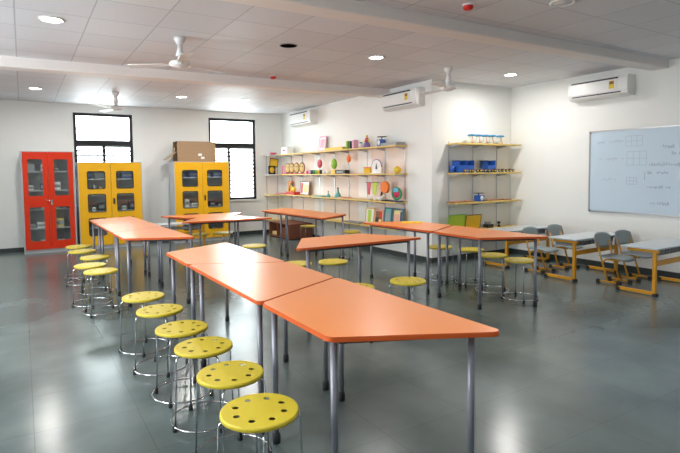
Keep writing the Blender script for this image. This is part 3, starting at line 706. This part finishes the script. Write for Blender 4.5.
hang_paper('hanging red-pink paper dome between the shelves', 9.80, 1.62, 1.81, .17, 'p_rose'); hang_paper('hanging bright green oval paper shape between the shelves', 9.20, 1.59, 1.81, .19, 'p_green', 'p_green'); hang_paper('hanging orange oval paper shape right of the green one', 8.63, 1.71, 1.87, .13, 'p_orange')
bx = thing('long_box', 'long black box with an orange end on the second shelf', 'box', (XI-.03, 9.0, T2)); MB().box(-.06,.06,-.27,.12,0,.075,.004).build('black_body','black_plastic',bx); MB().box(-.06,.06,.122,.26,0,.085,.004).build('orange_end','p_yellow',bx); MB().box(-.0625,-.0605,-.2,.05,.02,.05).build('label_strip','p_grey',bx)
for y, l, r in [(9.68,'small white bowl left of another on the second shelf',.05), (9.50,'small white bowl right of another on the second shelf',.055)]:
    jar('small_bowl', l, 'bowl', XI-.02, y, T2, [(0,0),(r*.5,0),(r*.9,.03),(r,.055),(r*.92,.055),(r*.8,.03),(0,.01)], 'p_white', group='white bowls on the second shelf')
yb_ = thing('paper_box', 'yellow-orange paper box left of the white dial on the second shelf', 'box', (XI-.02, 8.0, T2), R(20)); MB().box(-.055,.055,-.07,.07,0,.10,.004).build('box_body','p_yellow',yb_); MB().box(-.06,.06,-.075,.075,.1005,.12,.004).build('lid','p_orange',yb_)
dl = thing('arched_dial', 'white arched dial with purple rim and black pointer on the second shelf', 'model', (XI-.02, 7.74, T2), R(6))
M = Matrix(((0,0,1,0),(1,0,0,0),(0,1,0,0),(0,0,0,1)))
arc = [(.13*cos(pi*k/14), .12+.13*sin(pi*k/14)) for k in range(15)]+[(-.13,0),(.13,0)]
MB().prism(arc, -.01, .01, M=M).build('dial_face', 'p_white', dl); MB().tube([(-.0, .135*cos(pi*k/14), .12+.135*sin(pi*k/14)) for k in range(15)], .012, 8).build('rim', 'p_purple', dl)
MB().prism([(-.025,.08),(.015,.08),(.01,.14),(-.005,.19)], -.016, -.0105, M=M).build('pointer', 'black_plastic', dl); MB().box(-.04,.04,-.15,.15,-0.0,.012).build('base','p_white',dl)
yl_ = thing('paper_lantern', 'yellow and green paper ball near the right end of the second shelf', 'paper decoration', (XI-.02, 7.12, T2)); MB().ell((0,0,.06),(.07,.075,.06)).build('ball','p_yellow',yl_); MB().ell((-.045,-.01,.06),(.03,.03,.028)).build('green_patch','p_lime',yl_); MB().lathe([(0,.112),(.02,.112),(.02,.125),(0,.125)],seg=10).build('cap','p_orange',yl_)
# white charts fixed to the wall behind the shelves
for y0_, y1_, l in [(9.98,10.46,'tall white chart sheet on the wall behind the green spools'), (8.10,8.62,'tall white chart sheet on the wall behind the white dial')]:
    ch = thing('wall_chart', l, 'chart', (XS-.0035, (y0_+y1_)/2, .56)); w = (y1_-y0_)/2
    for zz0, zz1 in ((0,.40),(.47,.90),(.965,1.38)):
        MB().box(-.0025,.0005,-w+.03,w-.03,zz0,zz1).build('sheet','p_white',ch)
# third tier
rb_ = thing('flat_book', 'thin red book lying flat at the left of the third shelf', 'book', (XI-.02, 11.77, T3)); MB().box(-.1,.1,-.26,.26,0,.012,.002).build('cover','p_red',rb_); MB().box(-.095,.095,-.25,.25,.0125,.022).build('pages','p_pink',rb_)
panel('picture_frame', 'tall orange card standing behind the red block on the third shelf', 'card', XI+.08, 11.58, T3, .2, .32, 'p_orange', 'p_yellow', 4, border=.1)
rk = thing('toy_block_base', 'bright red block with a yellow figure under a dark arch, third shelf', 'toy', (XI-.03, 11.22, T3)); MB().box(-.08,.08,-.26,.22,0,.07,.006).build('red_block','p_red',rk); MB().ell((0,-.06,.13),(.04,.1,.065)).build('yellow_figure','p_yellow',rk)
MB().tube([(0, .12+.09*cos(pi*k/10)-.06, .07+.20*sin(pi*k/10)) for k in range(11)], .011, 8).build('arch','p_navy',rk)
panel('picture_frame', 'white picture with a red column in dark frame on the third shelf', 'picture', XI+.03, 10.72, T3+.0, .46, .33, 'p_brown', 'p_white', 6, border=.06, inner=[(.68,.9,.15,.85,'p_red'),(.1,.55,.2,.75,'p_cream')])
def flask(y, h, r, label):
    root = thing('teal_flask', label, 'flask', (XI-.02, y, T3)); MB().lathe([(0,0),(r,0),(r*1.02,.01),(r*.3,h*.62),(r*.22,h*.95),(r*.3,h),(0,h)],seg=18).build('body','p_teal',root); MB().lathe([(0,h),(r*.26,h),(r*.2,h+.02),(0,h+.02)],seg=12).build('stopper','p_navy',root)
flask(9.12,.19,.08,'taller teal conical flask on the third shelf'); flask(9.52,.11,.055,'shorter teal conical flask on the third shelf')
tray('flat_tray', 'shallow teal tray left of the small flask on the third shelf', 'tray', XI-.04, 9.83, T3, .16, .34, .022, 'p_teal', 'p_white')
tray('flat_tray', 'shallow brown tray at the middle of the third shelf', 'tray', XI-.04, 8.83, T3, .16, .28, .022, 'p_salmon', 'p_brown')
hg = thing('hanging_rail', 'thin rail with pink and green cloth strips hanging over the third shelf', 'decoration', (XI-.05, 7.85, 1.33))
MB().tube([(0,-.22,0),(0,.22,0)],.005,6).build('rail','black_plastic',hg)
for yy, mc in ((.10,'p_rose'),(-.09,'p_lime')): MB().prism([(yy-.07,-.005),(yy+.07,-.005),(yy+.055,-.22),(yy-.03,-.24)],-.003,.003,M=M).build('cloth_strip',mc,hg)
tb = MB(); [tb.tube([(0,yy,0),(0,yy,.128)],.0018,5) for yy in (-.18,.18)]; tb.build('string','p_grey',hg)
of = thing('hanging_paper_fish', 'large orange paper fish with black tail hanging over the third shelf', 'paper decoration', (XI-.10, 7.38, 1.26))
MB().prism([(-.12,-.03),(-.07,-.11),(.03,-.12),(.11,-.05),(.10,.05),(.03,.10),(-.06,.09),(-.11,.04)],-.025,.025,bev=.008,M=M).build('body','p_orange',of); MB().prism([(.05,-.10),(.13,-.17),(.10,-.08)],-.012,.012,M=M).build('tail_fin','black_plastic',of); MB().tube([(0,0,.09),(0,-.05,.198)],.002,5).build('string','p_grey',of)
for y, l in [(7.93,'left white bowl under the cloth strips on the third shelf'), (7.75,'middle white bowl on the third shelf'), (7.60,'right white bowl on the third shelf')]:
    jar('small_bowl', l, 'bowl', XI-.03, y, T3, [(0,0),(.035,0),(.06,.03),(.068,.06),(.062,.06),(.05,.03),(0,.01)], 'p_white', group='white bowls on the third shelf')
ld = thing('flat_tray', 'flat black plate near the right end of the third shelf', 'plate', (XI-.03, 7.42, T3)); MB().lathe([(0,0),(.10,0),(.12,.018),(.11,.018),(.09,.008),(0,.008)],seg=24).build('plate_body','black_plastic',ld)
gb = thing('colour_wheel', 'round pink and green colour wheel standing at the right end of the third shelf', 'model', (XI-.04, 7.12, T3), R(8))
MB().box(-.06,.06,-.12,.12,0,.02,.004).build('stand','p_navy',gb); MR = Matrix.Translation((0,0,.14)) @ Matrix.Rotation(R(-90),4,'Y')
MB().lathe([(.075,-.012),(.115,-.012),(.115,.012),(.075,.012),(.075,-.012)],seg=28,M=MR).build('green_rim','p_dkgreen',gb); MB().lathe([(0,-.008),(.0745,-.008),(.0745,.010),(0,.010)],seg=28,M=MR).build('pink_centre','p_magenta',gb); MB().prism([(.03,-.05),(.1,-.05),(.1,.06),(.03,.06)],.0145,.02,M=MR).build('blue_quadrant','p_cyan',gb)
# fourth tier
panel('picture_frame', 'wooden frame with a lime green panel on the lowest shelf', 'picture', XI+.0, 8.02, T4, .30, .32, 'pine', 'p_white', 6, border=.1, inner=[(.35,.7,.15,.85,'p_lime')])
panel('picture_frame', 'red and brown collage frame on the lowest shelf', 'picture', XI-.01, 7.71, T4, .27, .30, 'p_salmon', 'p_brown', 6, border=.12, inner=[(.1,.45,.5,.9,'p_red'),(.5,.9,.2,.5,'black_plastic'),(.2,.5,.15,.4,'p_cream')])
panel('picture_frame', 'narrow teal frame on the lowest shelf left of the wide teal frame', 'picture', XI-.01, 7.44, T4, .22, .35, 'p_slate', 'p_teal', 6, border=.12, inner=[(.3,.7,.2,.8,'p_grey')])
panel('picture_frame', 'wide teal frame with orange panel at the right end of the lowest shelf', 'picture', XI-.02, 7.14, T4, .30, .35, 'p_slate', 'p_cream', 6, border=.12, inner=[(.35,.85,.2,.7,'p_salmon'),(.12,.28,.3,.85,'p_navy')])
for k, (y, l) in enumerate([(8.62,'dark slate booklet lying at the left of the lowest shelf pile'), (8.36,'dark slate booklet lying at the right of the lowest shelf pile')]):
    b_ = thing('flat_book', l, 'book', (XI-.03, y, T4), R(8*k)); MB().box(-.09,.09,-.12,.12,0,.010,.002).build('cover','p_slate',b_); MB().box(-.085,.085,-.115,.115,.0105,.022).build('pages','p_grey',b_)
# corner shelf
bw = thing('small_bowl', 'small magenta bowl on the top corner shelf', 'bowl', (5.40, YB-.2, T1)); MB().lathe([(0,0),(.05,0),(.085,.03),(.09,.05),(.08,.05),(.05,.01),(0,.01)],seg=20).build('body','p_magenta',bw)
wbx = thing('white_box', 'white box with a pink mark at the left end of the top shelf', 'box', (XI-.02, 11.48, T1)); MB().box(-.09,.09,-.17,.17,0,.15,.006).build('box_body','p_white',wbx); MB().box(-.0925,-.0905,-.05,.08,.07,.11).build('pink_mark','p_magenta',wbx); MB().box(-.093,.093,-.173,.173,.1505,.17,.004).build('lid','white_plastic',wbx)
# niche shelves
def make_flower_lamp():
    root = thing('mini_table_model', 'x', 'model')
    MB().lathe([(0,.125),(.06,.125),(.075,.135),(.07,.15),(.03,.158),(0,.16)],seg=18).build('blue_top','tripod_blue',root)
    for k in range(3):
        a = 2*pi*k/3; MB().tube([(.02*cos(a),.02*sin(a),.125),(.055*cos(a),.055*sin(a),.0)],.007,6).build('leg','p_salmon' if k == 1 else 'p_white',root)
    return root
FL = make_flower_lamp()
for x, l in [(6.50,'leftmost of five small blue-topped tripod models on the top niche shelf'),(6.66,'second of five small blue-topped tripod models on the top niche shelf'),(6.83,'middle of five small blue-topped tripod models on the top niche shelf'),(6.99,'fourth of five small blue-topped tripod models on the top niche shelf'),(7.20,'rightmost of five small blue-topped tripod models on the top niche shelf')]:
    place(FL, (x, YN-.15, T1), R(20*x), l, 'blue-topped tripod models on the top niche shelf')
def bin_(x, w, h, label):
    root = thing('plastic_bin', label, 'bin', (x, YN-.12, T2), 0, 'blue plastic bins on the second niche shelf'); t=.006; d=.17
    b = MB(); b.box(-w/2,w/2,-d/2,d/2,0,t); b.box(-w/2,-w/2+t,-d/2,d/2,t,h); b.box(w/2-t,w/2,-d/2,d/2,t,h); b.box(-w/2+t,w/2-t,d/2-t,d/2,t,h); b.box(-w/2+t,w/2-t,-d/2,-d/2+t,t,h*.6); b.build('bin_body','p_blue',root)
    r_ = MB(); r_.box(-w/2-.006,w/2+.006,d/2-.004,d/2+.004,h-.012,h+.004,.002); r_.box(-w/2-.006,-w/2+.004,-d/2,d/2-.005,h-.012,h+.004,.002); r_.box(w/2-.004,w/2+.006,-d/2,d/2-.005,h-.012,h+.004,.002); r_.build('rim','p_navy',root)
bin_(6.25,.17,.20,'leftmost tall blue plastic bin on the second niche shelf'); bin_(6.425,.16,.20,'second tall blue plastic bin on the second niche shelf'); bin_(6.93,.19,.20,'separate blue plastic bin at the middle of the second niche shelf')
bl = thing('plastic_bin', 'low blue tub at the very left of the second niche shelf', 'bin', (6.105, YN-.10, T2)); MB().lathe([(0,0),(.035,0),(.042,.11),(.037,.11),(.030,.01),(0,.01)],seg=18).build('tub_body','p_blue',bl)
def make_car():
    root = thing('wheeled_robot', 'x', 'toy robot')
    MB().box(-.045,.045,-.03,.03,.022,.045,.004).build('chassis','p_grey',root); MB().box(-.02,.03,-.02,.02,.0455,.06,.003).build('circuit','p_brown',root)
    for sx in (-.05,.05):
        for yy in (-.042,):
            MB().lathe([(0,-.008),(.026,-.008),(.028,0),(.026,.008),(0,.008)],seg=16,M=Matrix.Translation((sx,yy,.028)) @ Matrix.Rotation(R(90),4,'X')).build('wheel','black_plastic',root)
            MB().lathe([(0,-.01),(.013,-.01),(.013,.01),(0,.01)],seg=12,M=Matrix.Translation((sx,yy,.028)) @ Matrix.Rotation(R(90),4,'X')).build('hub','p_yellow',root)
    return root
CR = make_car()
ordn = ['first','second','third','fourth','fifth','sixth','seventh']
for k in range(7):
    place(CR, (6.28+k*.178, YN-.235, T2), R(random.uniform(-12,12)), ordn[k]+' from left of seven small wheeled robots along the second niche shelf', 'small wheeled robots on the niche shelf')
for k,(x,w) in enumerate([(6.12,.30),(6.42,.2),(7.0,.34),(7.35,.2)]):
    r_ = thing('wooden_strip', ['leftmost brown wooden strip lying on the third niche shelf','brown wooden strip just left of the blue scale on the niche shelf','brown wooden strip right of the blue scale on the niche shelf','rightmost brown wooden strip lying on the third niche shelf'][k],'wooden strip',(x,YN-.15,T3),0,'brown strips on the third niche shelf')
    MB().box(-w/2,w/2,-.05,.05,0,.014,.002).build('strip_body','p_brown',r_); MB().box(-w/2+.03,w/2-.03,-.03,.03,.0145,.024,.002).build('raised_rib','p_salmon',r_)
def npanel(label,x,w,h,mf,mp_):
    o = panel('game_board', label, 'board', x, YN-.12, T4, w, h, mf, mp_, 10, t=.012, border=.05, rz=-pi/2*1.0, inner=[(.55,.7,.55,.8,'p_green' if mp_=='p_lime' else 'p_brown'),(.1,.9,.45,.47,mf)]); return o
npanel('lime green game board standing on the lowest niche shelf', 6.16, .38, .27, 'p_green', 'p_lime'); npanel('orange-yellow game board beside the green one on the lowest niche shelf', 6.55, .37, .25, 'p_brown', 'p_yellow')
bd = thing('desk_telephone', 'small black device right of the orange board on the lowest niche shelf', 'device', (6.91, YN-.15, T4)); MB().prism([(-.07,-.06),(.07,-.06),(.06,.06),(-.06,.06)],0,.06,bev=.008).build('body','black_plastic',bd); MB().box(-.055,.055,-.02,.045,.0605,.10,.01).build('top_part','p_grey',bd)
kb = thing('table_ornament', 'tiny dark knob-shaped piece on the lowest niche shelf, far right', 'ornament', (7.18,YN-.15,T4)); MB().lathe([(0,0),(.03,0),(.03,.02),(.012,.03),(.012,.05),(.03,.065),(.028,.09),(0,.095)],seg=14).build('body','black_plastic',kb)
# floor crate at the shelf wall
cr = thing('wooden_crate', 'dark reddish brown open crate on the floor under the left shelves', 'crate', (5.36, 11.0, 0)); t=.02
b = MB(); b.box(-.28,.32,-.55,-.55+t,0.02,.36); b.box(-.28,.32,.55-t,.55,.02,.36); b.box(.30,.32,-.53,.53,.02,.36); b.box(-.28,.30,-.53,.53,.02,.04); b.box(-.28,.30,-.53,.53,.34,.36); b.box(-.28,.30,.1,.12,.04,.34); b.build('crate_body','brown_wood',cr)
MB().box(-.20,.25,-.50,.06,.045,.25,.01).build('stored_box','p_brown',cr); MB().box(-.22,.25,.16,.5,.045,.12,.005).build('stored_papers','p_cream',cr)
ft = MB(); [ft.box(x,x+.04,y,y+.04,0,.02) for x in (-.26,.26) for y in (-.52,.48)]; ft.build('foot','black_plastic',cr)
# folder on the right-row table
fo = thing('paper_folder', 'bright yellow-orange folder lying on the far table of the right row', 'folder', (4.68, 5.66, TH+.0005), R(-40)); MB().box(-.15,.15,-.11,.11,0,.006,.001).build('cover','p_yellow',fo); MB().box(-.13,.13,-.09,.09,.0065,.012,.001).build('sheets','p_yellow',fo)

# ------------------------------------------------------------------ light
def area(name, loc, size, energy, col, rot=(0,0,0), shape='DISK', sy=None, portal=False):
    d = bpy.data.lights.new(name, 'AREA'); d.shape = shape; d.size = size; d.energy = energy; d.color = col
    if sy: d.size_y = sy
    if portal: d.cycles.is_portal = True
    o = bpy.data.objects.new(name, d); COL.objects.link(o); o.location = loc; o.rotation_euler = rot
    return o
for x, y, l in LP: area('lamp_or_fill_light', (x, y, ZC-.0068), .17, 26, (1,.965,.93))
for x, y, e in [(.3,1.6,16),(2.7,1.2,12),(5.2,1.2,9),(.3,-1.2,10),(4,-1.2,8),(-1.6,5.7,8),(-1.6,10.2,4),(-1.6,1.6,8)]:  # added lamps without fittings, out of view, to raise the room brightness
    area('lamp_or_fill_light', (x, y, ZC-.0068), .17, e, (.93,.97,1))
for w in (W1, W2):
    area('window_or_fill_portal', ((w[0]+w[1])/2, YB+.21, (w[2]+w[3])/2), w[1]-w[0], 1, (1,1,1), (R(-90),0,0), 'RECTANGLE', w[3]-w[2], True)
for a, b in FILL_OPENINGS: area('window_or_fill_portal', (XL-.19, (a+b)/2, 1.7), b-a, 1, (1,1,1), (0,R(-90),0), 'RECTANGLE', 1.6, True)  # portals for the added daylight openings on the left
wd = bpy.data.worlds.new('world'); S.world = wd; wd.use_nodes = True; bg = wd.node_tree.nodes['Background']
bg.inputs['Color'].default_value = (.90,.955,1,1); bg.inputs['Strength'].default_value = 16.
# ------------------------------------------------------------------ camera
f_, yaw, pit, roll, cy_ = 514.7, .5521, .0578, -.01116, 202.32
fw = Vector((sin(yaw)*cos(pit), cos(yaw)*cos(pit), -sin(pit))); r0 = Vector((cos(yaw), -sin(yaw), 0)); u0 = r0.cross(fw)
rt = r0*cos(roll)+u0*sin(roll); up = u0*cos(roll)-r0*sin(roll)
cd = bpy.data.cameras.new('camera'); cd.sensor_width = 36; cd.lens = f_/680*36; cd.shift_y = -(226.5-cy_)/680; cd.clip_start = .05
co = bpy.data.objects.new('camera', cd); COL.objects.link(co); S.camera = co
Mc = Matrix((rt, up, -fw)).transposed().to_4x4(); Mc.translation = (0, 0, 1.52); co.matrix_world = Mc
S.view_settings.view_transform = 'Standard'; S.view_settings.look = 'None'; S.view_settings.gamma = 1; S.view_settings.use_curve_mapping = False; S.view_settings.exposure = .07
S.cycles.use_denoising = True; S.cycles.max_bounces = 10; S.cycles.diffuse_bounces = 6; S.cycles.transparent_max_bounces = 12; S.cycles.sample_clamp_indirect = 6; S.cycles.caustics_reflective = False; S.cycles.caustics_refractive = False
